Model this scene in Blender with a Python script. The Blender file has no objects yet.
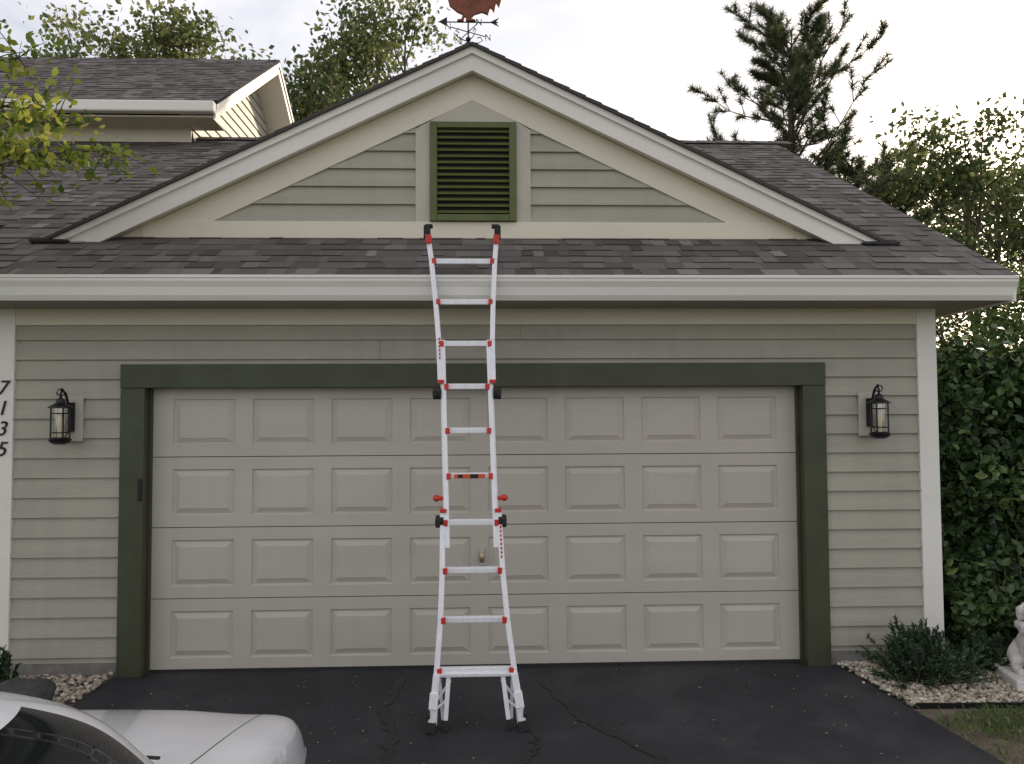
import bpy, math, random
import numpy as np
from mathutils import Vector, Matrix, noise
rad=math.radians
scene=bpy.context.scene
scene.view_settings.view_transform='Standard'
scene.view_settings.look='None'
scene.view_settings.exposure=0
R=random.Random(7)

# ---------------------------------------------------------------- materials
def newmat(name):
    m=bpy.data.materials.new(name); m.use_nodes=True
    nt=m.node_tree; b=nt.nodes['Principled BSDF']
    return m,nt,b
def N(nt,t,**k):
    n=nt.nodes.new(t)
    for a,v in k.items(): setattr(n,a,v)
    return n
def ramp(nt,stops):
    r=N(nt,'ShaderNodeValToRGB'); e=r.color_ramp.elements
    while len(e)<len(stops): e.new(0.5)
    for i,(p,c) in enumerate(stops):
        e[i].position=p; e[i].color=(c[0],c[1],c[2],1)
    return r
def mat(name,col,rough=.6,metal=0,var=.12,scale=6,bump=.0,bscale=60,stretch=(1,1,1),spec=.5,streak=0):
    m,nt,b=newmat(name)
    tc=N(nt,'ShaderNodeTexCoord'); mp=N(nt,'ShaderNodeMapping'); mp.inputs['Scale'].default_value=stretch
    nt.links.new(tc.outputs['Object'],mp.inputs[0])
    n=N(nt,'ShaderNodeTexNoise'); n.inputs['Scale'].default_value=scale; n.inputs['Detail'].default_value=4; n.inputs['Roughness'].default_value=.6
    nt.links.new(mp.outputs[0],n.inputs['Vector'])
    lo=[c*(1-var) for c in col]; hi=[min(1,c*(1+var)) for c in col]
    r=ramp(nt,[(.3,lo),(.7,hi)]); nt.links.new(n.outputs[0],r.inputs[0])
    col_out=r.outputs[0]
    if streak>0:
        mp2=N(nt,'ShaderNodeMapping'); mp2.inputs['Scale'].default_value=(7,7,.5); nt.links.new(tc.outputs['Object'],mp2.inputs[0])
        n3=N(nt,'ShaderNodeTexNoise'); n3.inputs['Scale'].default_value=1.5; n3.inputs['Detail'].default_value=4; nt.links.new(mp2.outputs[0],n3.inputs['Vector'])
        r3=ramp(nt,[(.35,(1-streak,)*3),(.6,(1,1,1))]); nt.links.new(n3.outputs[0],r3.inputs[0])
        mm=N(nt,'ShaderNodeMix',data_type='RGBA',blend_type='MULTIPLY'); mm.inputs[0].default_value=1
        nt.links.new(col_out,mm.inputs[6]); nt.links.new(r3.outputs[0],mm.inputs[7]); col_out=mm.outputs[2]
    nt.links.new(col_out,b.inputs['Base Color'])
    b.inputs['Roughness'].default_value=rough; b.inputs['Metallic'].default_value=metal
    b.inputs['Specular IOR Level'].default_value=spec
    if bump>0:
        n2=N(nt,'ShaderNodeTexNoise'); n2.inputs['Scale'].default_value=bscale; n2.inputs['Detail'].default_value=2
        nt.links.new(mp.outputs[0],n2.inputs['Vector'])
        bp=N(nt,'ShaderNodeBump'); bp.inputs['Strength'].default_value=bump; bp.inputs['Distance'].default_value=.01
        nt.links.new(n2.outputs[0],bp.inputs['Height']); nt.links.new(bp.outputs[0],b.inputs['Normal'])
    return m
def attrmat(name,stops,rough=.85,trans=0,bump=0,bscale=300,mixnoise=0,nscale=40):
    m,nt,b=newmat(name)
    a=N(nt,'ShaderNodeAttribute',attribute_name='rnd')
    fac=a.outputs['Fac']
    if mixnoise>0:
        tc=N(nt,'ShaderNodeTexCoord'); n=N(nt,'ShaderNodeTexNoise'); n.inputs['Scale'].default_value=nscale; n.inputs['Detail'].default_value=3
        nt.links.new(tc.outputs['Object'],n.inputs['Vector'])
        s=N(nt,'ShaderNodeMath',operation='SUBTRACT'); s.inputs[1].default_value=.5; nt.links.new(n.outputs[0],s.inputs[0])
        ma=N(nt,'ShaderNodeMath',operation='MULTIPLY_ADD'); ma.inputs[1].default_value=mixnoise
        nt.links.new(s.outputs[0],ma.inputs[0]); nt.links.new(fac,ma.inputs[2]); fac=ma.outputs[0]
    r=ramp(nt,stops); nt.links.new(fac,r.inputs[0])
    nt.links.new(r.outputs[0],b.inputs['Base Color']); b.inputs['Roughness'].default_value=rough
    if bump>0:
        tc=N(nt,'ShaderNodeTexCoord'); n2=N(nt,'ShaderNodeTexNoise'); n2.inputs['Scale'].default_value=bscale
        nt.links.new(tc.outputs['Object'],n2.inputs['Vector'])
        bp=N(nt,'ShaderNodeBump'); bp.inputs['Strength'].default_value=bump; bp.inputs['Distance'].default_value=.005
        nt.links.new(n2.outputs[0],bp.inputs['Height']); nt.links.new(bp.outputs[0],b.inputs['Normal'])
    if trans>0:
        t=N(nt,'ShaderNodeBsdfTranslucent'); mx=N(nt,'ShaderNodeMixShader'); mx.inputs[0].default_value=trans
        nt.links.new(r.outputs[0],t.inputs[0])
        out=nt.nodes['Material Output']
        nt.links.new(b.outputs[0],mx.inputs[1]); nt.links.new(t.outputs[0],mx.inputs[2]); nt.links.new(mx.outputs[0],out.inputs[0])
    return m

M_SID=mat('siding_paint',(.405,.380,.312),.62,var=.08,scale=2.5,bump=.25,bscale=35,stretch=(.4,1,3),streak=.06)
M_DOOR=mat('door_paint',(.525,.482,.415),.5,var=.05,scale=1.6,bump=.12,bscale=70,stretch=(.6,1,2),streak=.03)
M_GAP=mat('dark_gap',(.02,.02,.02),.9)
M_TRIM=mat('trim_paint',(.76,.695,.555),.55,var=.05,scale=2,bump=.12,bscale=40,stretch=(.3,1,1))
M_WHITE=mat('white_paint',(.83,.80,.735),.5,var=.04,scale=1.3,bump=.1,bscale=40,stretch=(.5,1,2))
M_GTRIM=mat('vent_surround_paint',(.52,.485,.41),.6,var=.06,scale=3)
M_GREEN=mat('green_paint',(.056,.064,.032),.5,var=.16,scale=4,bump=.15,bscale=50)
M_GREENV=mat('vent_green',(.100,.118,.030),.5,var=.15,scale=6)
M_SOFF=mat('soffit_paint',(.34,.31,.25),.7,var=.06)
M_CONC=mat('concrete',(.22,.21,.19),.9,var=.2,scale=12,bump=.5,bscale=90)
M_TEAL=mat('teal_siding',(.10,.135,.12),.65,var=.08)
M_BLACK=mat('black_metal',(.015,.015,.016),.4,metal=.3,var=.2)
M_RUB=mat('black_rubber',(.02,.02,.02),.8)
M_ALU=mat('aluminium',(.84,.84,.86),.4,metal=.15,var=.08,scale=14,stretch=(6,6,1))
M_RED=mat('red_plastic',(.58,.035,.022),.4,var=.1)
M_ORANGE=mat('orange_label',(.60,.10,.03),.5)
M_COPPER=mat('copper',(.20,.062,.032),.55,metal=.35,var=.35,scale=20)
M_STATUE=mat('white_stone',(.66,.64,.61),.85,var=.15,scale=14,bump=.5,bscale=40)
M_ROCK=mat('dark_rock',(.06,.058,.055),.8,var=.4,scale=9,bump=.9,bscale=25)
M_BARK=mat('bark',(.085,.065,.05),.95,var=.35,scale=9,bump=.8,bscale=30,stretch=(1,1,.25))
M_BULB=mat('bulb_glass',(.80,.66,.42),.3,var=.1,scale=30)
M_SHING=attrmat('shingles',[(0,(.064,.054,.048)),(.35,(.112,.097,.088)),(.7,(.160,.142,.131)),(1,(.235,.212,.197))],.95,bump=.8,bscale=400,mixnoise=.55,nscale=120)
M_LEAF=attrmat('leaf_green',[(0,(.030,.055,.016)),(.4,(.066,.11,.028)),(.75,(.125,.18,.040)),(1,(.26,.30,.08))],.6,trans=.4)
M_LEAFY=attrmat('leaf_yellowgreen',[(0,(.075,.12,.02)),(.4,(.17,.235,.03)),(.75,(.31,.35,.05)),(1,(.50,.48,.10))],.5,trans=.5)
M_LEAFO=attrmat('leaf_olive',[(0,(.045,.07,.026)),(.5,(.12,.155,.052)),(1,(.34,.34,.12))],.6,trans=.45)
M_HEDGE=attrmat('leaf_hedge',[(0,(.018,.036,.012)),(.5,(.045,.085,.024)),(.85,(.095,.155,.04)),(1,(.18,.24,.06))],.5)
M_JUN=attrmat('juniper_needles',[(0,(.014,.036,.016)),(.5,(.034,.072,.030)),(1,(.085,.14,.055))],.6)
M_PINE=attrmat('pine_needles',[(0,(.030,.046,.024)),(.5,(.070,.095,.040)),(.85,(.14,.155,.055)),(1,(.27,.25,.08))],.6,trans=.3)
M_GRASS=attrmat('grass_blades',[(0,(.05,.08,.02)),(.5,(.09,.15,.035)),(.8,(.15,.21,.06)),(1,(.30,.26,.12))],.7)
M_STONE=attrmat('gravel_stone',[(0,(.14,.11,.085)),(.3,(.31,.26,.20)),(.6,(.48,.42,.34)),(1,(.72,.67,.58))],.8,mixnoise=.3)

def glassdark():
    m,nt,b=newmat('car_glass'); b.inputs['Base Color'].default_value=(.010,.012,.014,1); b.inputs['Roughness'].default_value=.05
    b.inputs['Specular IOR Level'].default_value=.4; return m
M_GLASS=glassdark()
def carpaint():
    m,nt,b=newmat('car_paint'); b.inputs['Roughness'].default_value=.28
    b.inputs['Coat Weight'].default_value=1; b.inputs['Coat Roughness'].default_value=.04
    tc=N(nt,'ShaderNodeTexCoord'); n=N(nt,'ShaderNodeTexNoise'); n.inputs['Scale'].default_value=5; n.inputs['Detail'].default_value=5
    nt.links.new(tc.outputs['Object'],n.inputs['Vector']); r=ramp(nt,[(.3,(.74,.74,.76)),(.7,(.82,.82,.84))]); nt.links.new(n.outputs[0],r.inputs[0]); nt.links.new(r.outputs[0],b.inputs['Base Color'])
    return m
M_CAR=carpaint()
def lampglass():
    m,nt,b=newmat('lantern_glass')
    t=N(nt,'ShaderNodeBsdfTransparent'); g=N(nt,'ShaderNodeBsdfGlossy'); g.inputs['Roughness'].default_value=.08
    mx=N(nt,'ShaderNodeMixShader'); mx.inputs[0].default_value=.22
    nt.links.new(t.outputs[0],mx.inputs[1]); nt.links.new(g.outputs[0],mx.inputs[2]); nt.links.new(mx.outputs[0],nt.nodes['Material Output'].inputs[0]); return m
M_LGLASS=lampglass()

def asphalt():
    m,nt,b=newmat('asphalt')
    tc=N(nt,'ShaderNodeTexCoord')
    n=N(nt,'ShaderNodeTexNoise'); n.inputs['Scale'].default_value=1.1; n.inputs['Detail'].default_value=7; n.inputs['Roughness'].default_value=.66
    nt.links.new(tc.outputs['Object'],n.inputs['Vector'])
    r=ramp(nt,[(.32,(.016,.0165,.020)),(.50,(.028,.029,.034)),(.66,(.050,.049,.052)),(.8,(.075,.070,.066))]); nt.links.new(n.outputs[0],r.inputs[0])
    v=N(nt,'ShaderNodeTexNoise'); v.inputs['Scale'].default_value=160; v.inputs['Detail'].default_value=3
    nt.links.new(tc.outputs['Object'],v.inputs['Vector'])
    r2=ramp(nt,[(.60,(0,0,0)),(.78,(.085,.08,.075))]); nt.links.new(v.outputs[0],r2.inputs[0])
    mx=N(nt,'ShaderNodeMix',data_type='RGBA',blend_type='ADD'); mx.inputs[0].default_value=1
    nt.links.new(r.outputs[0],mx.inputs[6]); nt.links.new(r2.outputs[0],mx.inputs[7]); nt.links.new(mx.outputs[2],b.inputs['Base Color'])
    rr=N(nt,'ShaderNodeMapRange'); rr.inputs[3].default_value=.5; rr.inputs[4].default_value=.9; nt.links.new(n.outputs[0],rr.inputs[0]); nt.links.new(rr.outputs[0],b.inputs['Roughness'])
    b.inputs['Specular IOR Level'].default_value=.35
    bp=N(nt,'ShaderNodeBump'); bp.inputs['Strength'].default_value=.7; bp.inputs['Distance'].default_value=.006
    nt.links.new(v.outputs[0],bp.inputs['Height']); nt.links.new(bp.outputs[0],b.inputs['Normal'])
    return m
M_ASPH=asphalt()
M_SEAL=mat('crack_sealer',(.009,.009,.010),.45,var=.3)
M_SOIL=mat('soil',(.125,.098,.072),.95,var=.45,scale=5,bump=.9,bscale=40)
M_LAWN=mat('lawn',(.055,.075,.025),.95,var=.4,scale=2,bump=.9,bscale=30)
M_MULCH=mat('bed_soil',(.10,.08,.065),.95,var=.4,scale=20,bump=.9,bscale=50)

# ---------------------------------------------------------------- helpers
def empty(name,loc=(0,0,0),rot=0):
    e=bpy.data.objects.new(name,None); scene.collection.objects.link(e); e.location=loc; e.rotation_euler[2]=rot; e.empty_display_size=.2; return e
def mesh(name,vs,fs,mats,parent=None,smooth=False,mi=None,rnd=None):
    me=bpy.data.meshes.new(name); me.from_pydata([tuple(v) for v in vs],[],[tuple(f) for f in fs]); 
    if not isinstance(mats,(list,tuple)): mats=[mats]
    for m in mats: me.materials.append(m)
    if mi is not None: me.polygons.foreach_set('material_index',mi)
    if smooth: me.polygons.foreach_set('use_smooth',[True]*len(me.polygons))
    if rnd is not None:
        a=me.attributes.new('rnd','FLOAT','FACE'); a.data.foreach_set('value',[float(x) for x in rnd])
    me.update()
    o=bpy.data.objects.new(name,me); scene.collection.objects.link(o)
    if parent: o.parent=parent
    return o
def bevel(o,w=.004,s=2):
    b=o.modifiers.new('b','BEVEL'); b.width=w; b.segments=s; b.limit_method='ANGLE'; b.angle_limit=rad(40)
def box(name,x0,x1,y0,y1,z0,z1,m,parent=None,bv=.004):
    v=[(x,y,z) for z in (z0,z1) for y in (y0,y1) for x in (x0,x1)]
    f=[(0,2,3,1),(4,5,7,6),(0,1,5,4),(2,6,7,3),(0,4,6,2),(1,3,7,5)]
    o=mesh(name,v,f,m,parent)
    if bv: bevel(o,bv)
    return o
def prism(name,poly,axis,a0,a1,m,parent=None,bv=0):
    vs=[]
    for a in (a0,a1):
        for p in poly: vs.append((a,p[0],p[1]) if axis=='x' else (p[0],a,p[1]))
    n=len(poly); fs=[tuple(range(n)),tuple(range(2*n-1,n-1,-1))]
    for i in range(n): fs.append((i,i+n,(i+1)%n+n,(i+1)%n))
    o=mesh(name,vs,fs,m,parent)
    import bmesh
    bm=bmesh.new(); bm.from_mesh(o.data); bmesh.ops.recalc_face_normals(bm,faces=bm.faces); bm.to_mesh(o.data); bm.free()
    if bv: bevel(o,bv)
    return o
class B:
    def __init__(s): s.v=[]; s.f=[]; s.r=[]; s.m=[]
    def add(s,vs,fs,r=0.5,m=0):
        o=len(s.v); s.v+= [tuple(v) for v in vs]
        for f in fs: s.f.append(tuple(i+o for i in f)); s.r.append(r); s.m.append(m)
    def box(s,c,sz,rot=None,m=0,r=.5):
        vs=[Vector((x*sz[0]/2,y*sz[1]/2,z*sz[2]/2)) for z in(-1,1) for y in(-1,1) for x in(-1,1)]
        if rot: vs=[rot@v for v in vs]
        s.add([v+Vector(c) for v in vs],[(0,2,3,1),(4,5,7,6),(0,1,5,4),(2,6,7,3),(0,4,6,2),(1,3,7,5)],r,m)
    def beam(s,p,q,w,d,m=0,up=Vector((0,1,0))):
        p=Vector(p);q=Vector(q);z=(q-p).normalized(); x=up.cross(z).normalized(); y=z.cross(x)
        vs=[]
        for c in(p,q):
            for a,b in((-1,-1),(1,-1),(1,1),(-1,1)): vs.append(c+x*a*w/2+y*b*d/2)
        s.add(vs,[(3,2,1,0),(4,5,6,7),(0,1,5,4),(1,2,6,5),(2,3,7,6),(3,0,4,7)],.5,m)
    def tube(s,pts,rs,n=8,m=0,r=.5,cap=True):
        pts=[Vector(p) for p in pts]; vs=[];fs=[]
        for i,p in enumerate(pts):
            t=(pts[min(i+1,len(pts)-1)]-pts[max(i-1,0)])
            if t.length<1e-6: t=Vector((0,0,1))
            t.normalize()
            a=Vector((0,0,1)) if abs(t.z)<.9 else Vector((1,0,0))
            x=t.cross(a).normalized(); y=t.cross(x)
            rr=rs[i] if hasattr(rs,'__len__') else rs
            for k in range(n):
                an=2*math.pi*k/n; vs.append(p+x*math.cos(an)*rr+y*math.sin(an)*rr)
        for i in range(len(pts)-1):
            for k in range(n): fs.append((i*n+k,i*n+(k+1)%n,(i+1)*n+(k+1)%n,(i+1)*n+k))
        if cap: fs.append(tuple(range(n-1,-1,-1))); fs.append(tuple((len(pts)-1)*n+k for k in range(n)))
        s.add(vs,fs,r,m)
    def lathe(s,prof,c,n=16,m=0,r=.5):
        vs=[];fs=[]
        for (ra,z) in prof:
            for k in range(n):
                a=2*math.pi*k/n; vs.append((c[0]+ra*math.cos(a),c[1]+ra*math.sin(a),c[2]+z))
        for i in range(len(prof)-1):
            for k in range(n): fs.append((i*n+k,i*n+(k+1)%n,(i+1)*n+(k+1)%n,(i+1)*n+k))
        s.add(vs,fs,r,m)
    def out(s,name,mats,parent=None,smooth=False):
        return mesh(name,s.v,s.f,mats,parent,smooth,s.m,s.r)

def siding(name,z0,z1,xr,T,m,parent,e=.145,zref=0.0,thick=.022):
    b=B(); k=math.floor((z0-zref)/e)
    while zref+k*e<z1-1e-4:
        zb=zref+k*e; zt=zb+e; a=max(zb,z0); c=min(zt,z1)
        def off(z): return thick*(1-(z-zb)/e)+.003
        l0,r0=xr(a); l1,r1=xr(c)
        if r0-l0>.01:
            vs=[T(l0,off(a),a),T(r0,off(a),a),T(r1,off(c),c),T(l1,off(c),c),T(l0,0,a),T(r0,0,a)]
            b.add(vs,[(0,1,2,3),(4,5,1,0)])
            if r0-l0>2.5:
                u=l0+R.uniform(.3,.7)*(r0-l0)
                b.add([T(u,off(a)+.001,a),T(u+.002,off(a)+.001,a),T(u+.002,off(c)+.001,c),T(u,off(c)+.001,c)],[(0,1,2,3)],m=1)
        k+=1
    return b.out(name,[m,M_GAP],parent)

def shingles(name,P0,U,V,L,urange,parent,exp=.142,seed=1):
    rr=random.Random(seed); P0=Vector(P0);U=Vector(U).normalized();V=Vector(V).normalized();Nn=U.cross(V).normalized()
    if Nn.z<0: Nn=-Nn
    b=B(); k=0
    while k*exp<L:
        v0=k*exp; v1=min(v0+exp*1.08,L); u0,u1=urange(v0); u=u0
        rowc=rr.uniform(-.05,.05)
        while u<u1:
            w=rr.choice([.07,.10,.13,.17,.22])*rr.uniform(.85,1.15); ue=min(u+w,u1)
            lift=rr.choice([.004,.005,.010,.011]); jit=rr.uniform(-.005,.005)
            c=min(1,max(0,rr.gauss(.42,.22)+rowc))
            A=P0+U*u+V*(v0-jit)+Nn*lift; Bq=P0+U*ue+V*(v0-jit)+Nn*lift; C=P0+U*ue+V*v1+Nn*.002; D=P0+U*u+V*v1+Nn*.002
            b.add([A,Bq,C,D,A-Nn*lift,Bq-Nn*lift],[(0,1,2,3)],c)
            o=len(b.v)-6; b.f.append((o+4,o+5,o+1,o)); b.r.append(.0); b.m.append(0)
            for (q,q2,s) in ((o,o+3,o+4),(o+1,o+2,o+5)):
                b.f.append((s,q,q2)); b.r.append(0.); b.m.append(0)
            u=ue
        k+=1
    return b.out(name,[M_SHING],parent)

# ---------------------------------------------------------------- camera
H=1.90
cam_d=bpy.data.cameras.new('camera'); cam=bpy.data.objects.new('camera',cam_d); scene.collection.objects.link(cam)
cam_d.sensor_width=36; cam_d.lens=27; cam_d.clip_end=2000; cam_d.clip_start=.05
cam.matrix_world=Matrix.Translation((.05,-5.8,H))@Matrix.Rotation(rad(-2),4,'Z')@Matrix.Rotation(rad(92.40),4,'X')@Matrix.Rotation(rad(-.3),4,'Z')
scene.camera=cam

# ---------------------------------------------------------------- world + sun
SE,SA=20,38
w=bpy.data.worlds.new('World'); scene.world=w; w.use_nodes=True; nt=w.node_tree; bg=nt.nodes['Background']
sky=N(nt,'ShaderNodeTexSky',sky_type='NISHITA'); sky.sun_disc=False; sky.sun_elevation=rad(SE); sky.sun_rotation=rad(SA); sky.air_density=1; sky.dust_density=1.8; sky.ozone_density=1
tc=N(nt,'ShaderNodeTexCoord'); mp=N(nt,'ShaderNodeMapping'); mp.inputs['Scale'].default_value=(1,1,2.6); nt.links.new(tc.outputs['Generated'],mp.inputs[0])
cn=N(nt,'ShaderNodeTexNoise'); cn.inputs['Scale'].default_value=2.2; cn.inputs['Detail'].default_value=5; cn.inputs['Roughness'].default_value=.55; cn.inputs['Distortion'].default_value=.4
nt.links.new(mp.outputs[0],cn.inputs['Vector'])
cr=ramp(nt,[(.36,(.30,.30,.30)),(.62,(.93,.93,.93))]); nt.links.new(cn.outputs[0],cr.inputs[0])
mx=N(nt,'ShaderNodeMix',data_type='RGBA'); nt.links.new(cr.outputs[0],mx.inputs[0]); nt.links.new(sky.outputs[0],mx.inputs[6]); mx.inputs[7].default_value=(8.2,7.85,7.9,1)
nt.links.new(mx.outputs[2],bg.inputs[0]); bg.inputs[1].default_value=.15
sd=Vector((math.sin(rad(SA))*math.cos(rad(SE)),math.cos(rad(SA))*math.cos(rad(SE)),math.sin(rad(SE))))
sl=bpy.data.lights.new('sun','SUN'); sl.energy=4.6; sl.angle=rad(.5); sl.color=(1,.84,.62); so=bpy.data.objects.new('sun',sl); scene.collection.objects.link(so)
so.rotation_euler=sd.to_track_quat('Z','Y').to_euler(); so.location=(10,10,20)

# ---------------------------------------------------------------- house
house=empty('house')
SL=.57; EY=-.43; EZ=2.88
def rz(y): return EZ+SL*(y-EY)
RX=3.86; RY=4.14; RZ=rz(RY)
OI=2.462; OO=2.638
BL=-3.415; BR=3.365
front=lambda y:(lambda u,o,z:(u,y-o,z))
siding('siding_wall',.10,2.60,lambda z:(BL,-OO-.005),front(0),M_SID,house)
siding('siding_wall_end',.10,2.60,lambda z:(OO+.005,BR),front(0),M_SID,house)
siding('siding_wall_header',2.285,2.60,lambda z:(-OO-.005,OO+.005),front(0),M_SID,house)
box('wall_core',-3.5,-OI-.045,.001,.2,.0,2.75,M_SID,house,0)
box('wall_core_b',OI+.045,3.45,.001,.2,.0,2.75,M_SID,house,0)
box('wall_core_c',-OI-.044,OI+.044,.001,.2,2.15,2.75,M_SID,house,0)
box('side_wall',3.40,3.48,.0,8.2,0,2.75,M_SID,house,0)
siding('side_siding',.10,2.69,lambda z:(0.17,8.2),(lambda u,o,z:(3.481+o,u,z)),M_SID,house)
prism('gable_end_wall',[(.0,2.70),(8.2,2.70),(RY,RZ-.25)],'x',3.39,3.47,M_SID,house)
box('back_wall',-3.5,3.45,8.1,8.2,0,2.75,M_SID,house,0)
box('foundation',-3.46,-OO-.01,-.012,.1,-.1,.098,M_CONC,house,0)
box('foundation_b',OO+.01,3.47,-.012,.1,-.1,.098,M_CONC,house,0)
box('corner_board',BR,BR+.15,-.034,.0,.06,2.70,M_WHITE,house)
box('corner_board_side',BR+.118,BR+.147,.001,.12,.06,2.69,M_WHITE,house)
box('corner_board_b',BL-.16,BL,-.034,.0,.06,2.70,M_WHITE,house)
box('frieze_board',BL+.002,BR-.002,-.034,.0,2.575,2.70,M_TRIM,house)
siding('entry_wall',.1,3.2,lambda z:(-9.5,-3.90),front(1.2),M_TEAL,house)
box('entry_wall_core',-9.5,-3.57,1.201,1.4,0,3.2,M_TEAL,house,0)
box('garage_side_wall',-3.58,-3.50,.0,8.2,0,2.75,M_SID,house,0)
cy=-.045
box('door_casing',-OO,-OI,cy,.0,.0,2.105,M_GREEN,house)
box('door_casing_b',OI,OO,cy,.0,.0,2.105,M_GREEN,house)
box('door_casing_top',-OO-.002,OO+.002,cy-.003,.0,2.107,2.282,M_GREEN,house)
box('jamb',-OI-.04,-OI-.002,.001,.16,0,2.12,M_GREEN,house,0)
box('jamb_b',OI+.002,OI+.04,.001,.16,0,2.12,M_GREEN,house,0)
box('jamb_top',-OI,OI,.001,.16,2.107,2.15,M_GREEN,house,0)
box('weather_strip',-OI-.001,-OI+.016,.045,.075,0,2.10,M_GREEN,house,0)
box('weather_strip_b',OI-.016,OI+.001,.045,.075,0,2.10,M_GREEN,house,0)
box('keypad',-OI-.035,-OI-.008,-.062,-.046,1.28,1.44,M_BLACK,house)
def garage_door():
    b=B(); y=.078; rows=4; cols=8; x0=-2.46;x1=2.46; zh=2.11/rows; pitch=.5915; cx0=-2.07
    for r in range(rows):
        za=.012+r*zh; zb=.012+(r+1)*zh-.006
        b.add([(x0,y+.010,zb),(x1,y+.010,zb),(x1,y+.010,zb+.007),(x0,y+.010,zb+.007)],[(0,1,2,3)],m=1)
        b.add([(x0,y,zb),(x1,y,zb),(x1,y+.014,zb),(x0,y+.014,zb)],[(0,1,2,3)])
        b.add([(x0,y,za),(x1,y,za),(x1,y+.014,za),(x0,y+.014,za)],[(3,2,1,0)])
        for c in range(cols):
            cc=cx0+c*pitch; a=x0 if c==0 else cc-pitch/2; e=x1 if c==cols-1 else cc+pitch/2
            px0=cc-.230; px1=cc+.230; pz0=za+.086; pz1=zb-.090
            def rg(i,d): return ([px0+i,px1-i,pz0+i,pz1-i],d)
            L=[([a,e,za,zb],0),rg(0,0),rg(.008,.013),rg(.017,.013),rg(.048,.001),rg(.053,-.002)]
            vs=[]
            for (q,d) in L:
                vs+=[(q[0],y+d,q[2]),(q[1],y+d,q[2]),(q[1],y+d,q[3]),(q[0],y+d,q[3])]
            fs=[]
            for i in range(len(L)-1):
                for k in range(4): fs.append((i*4+k,i*4+(k+1)%4,(i+1)*4+(k+1)%4,(i+1)*4+k))
            n=(len(L)-1)*4; fs.append((n,n+1,n+2,n+3)); b.add(vs,fs)
    b.add([(x0,y+.03,0),(x1,y+.03,0),(x1,y+.03,2.16),(x0,y+.03,2.16)],[(0,1,2,3)],m=1)
    b.out('garage_door',[M_DOOR,M_GAP],house)
    box('door_bottom_seal',-2.45,2.45,.065,.105,0.0,.018,M_RUB,house,0)
    h=B(); h.lathe([(0,.03),(.024,.025),(.03,.0),(.026,-.02),(0,-.028)],(0,0,0),14)
    o=h.out('door_handle',[mat('handle_metal',(.45,.36,.25),.35,metal=.8)],house,True); o.location=(.02,.055,.82); o.scale=(.7,.6,1.5)
    box('door_handle_plate',.0,.04,.062,.074,.76,.89,M_DOOR,house)
garage_door()

box('soffit',-RX,BR+.15,-.40,-.001,2.70,2.716,M_SOFF,house,0)
box('soffit_return',BR+.152,RX-.02,-.40,.9,2.70,2.716,M_SOFF,house,0)
prism('gutter',[(-.40,2.705),(-.425,2.700),(-.445,2.735),(-.455,2.79),(-.475,2.83),(-.475,2.862),(-.462,2.865),(-.46,2.85),(-.40,2.85)],'x',-RX-.5,RX+.005,M_WHITE,house)
box('gutter_lip',-RX-.5,RX+.006,-.482,-.468,2.850,2.872,M_WHITE,house,.003)
for k in range(-4,6):
    box('gutter_hanger',k*.75-.01,k*.75+.01,-.47,-.40,2.866,2.870,M_WHITE,house,0)
prism('rake_fascia',[(-.45,2.69),(-.45,2.86),(RY,RZ-.02),(RY,RZ-.22),(1.3,rz(1.3)-.22),(.9,2.69)],'x',RX-.02,RX,M_WHITE,house)
prism('rake_soffit',[(-.41,2.72),(RY,RZ-.20),(RY,RZ-.16),(-.41,2.80)],'x',3.47,RX-.021,M_SOFF,house)
prism('roof_deck',[(EY,EZ-.035),(EY,EZ-.004),(RY,RZ-.004),(2*RY-EY,EZ-.004),(2*RY-EY,EZ-.035),(RY,RZ-.035)],'x',-RX-.01,RX+.01,mat('roof_deck_edge',(.05,.045,.042),.9),house)
Vd=Vector((0,1,SL)).normalized(); LEN=(RY-EY)*math.sqrt(1+SL*SL)
shingles('roof_shingles',(0,EY-.015,EZ-.008),(1,0,0),Vd,LEN,lambda v:(-RX-.02,RX+.03),house,seed=3)
b=B()
x=-RX
while x<RX:
    for s in(-1,1):
        b.add([(x,RY,RZ+.03),(x+.27,RY,RZ+.022),(x+.27,RY+s*.15,RZ+.022-.15*SL),(x,RY+s*.15,RZ+.03-.15*SL)],[(0,1,2,3)],R.uniform(.2,.7))
    x+=.24
b.out('ridge_cap',[M_SHING],house)

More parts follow.
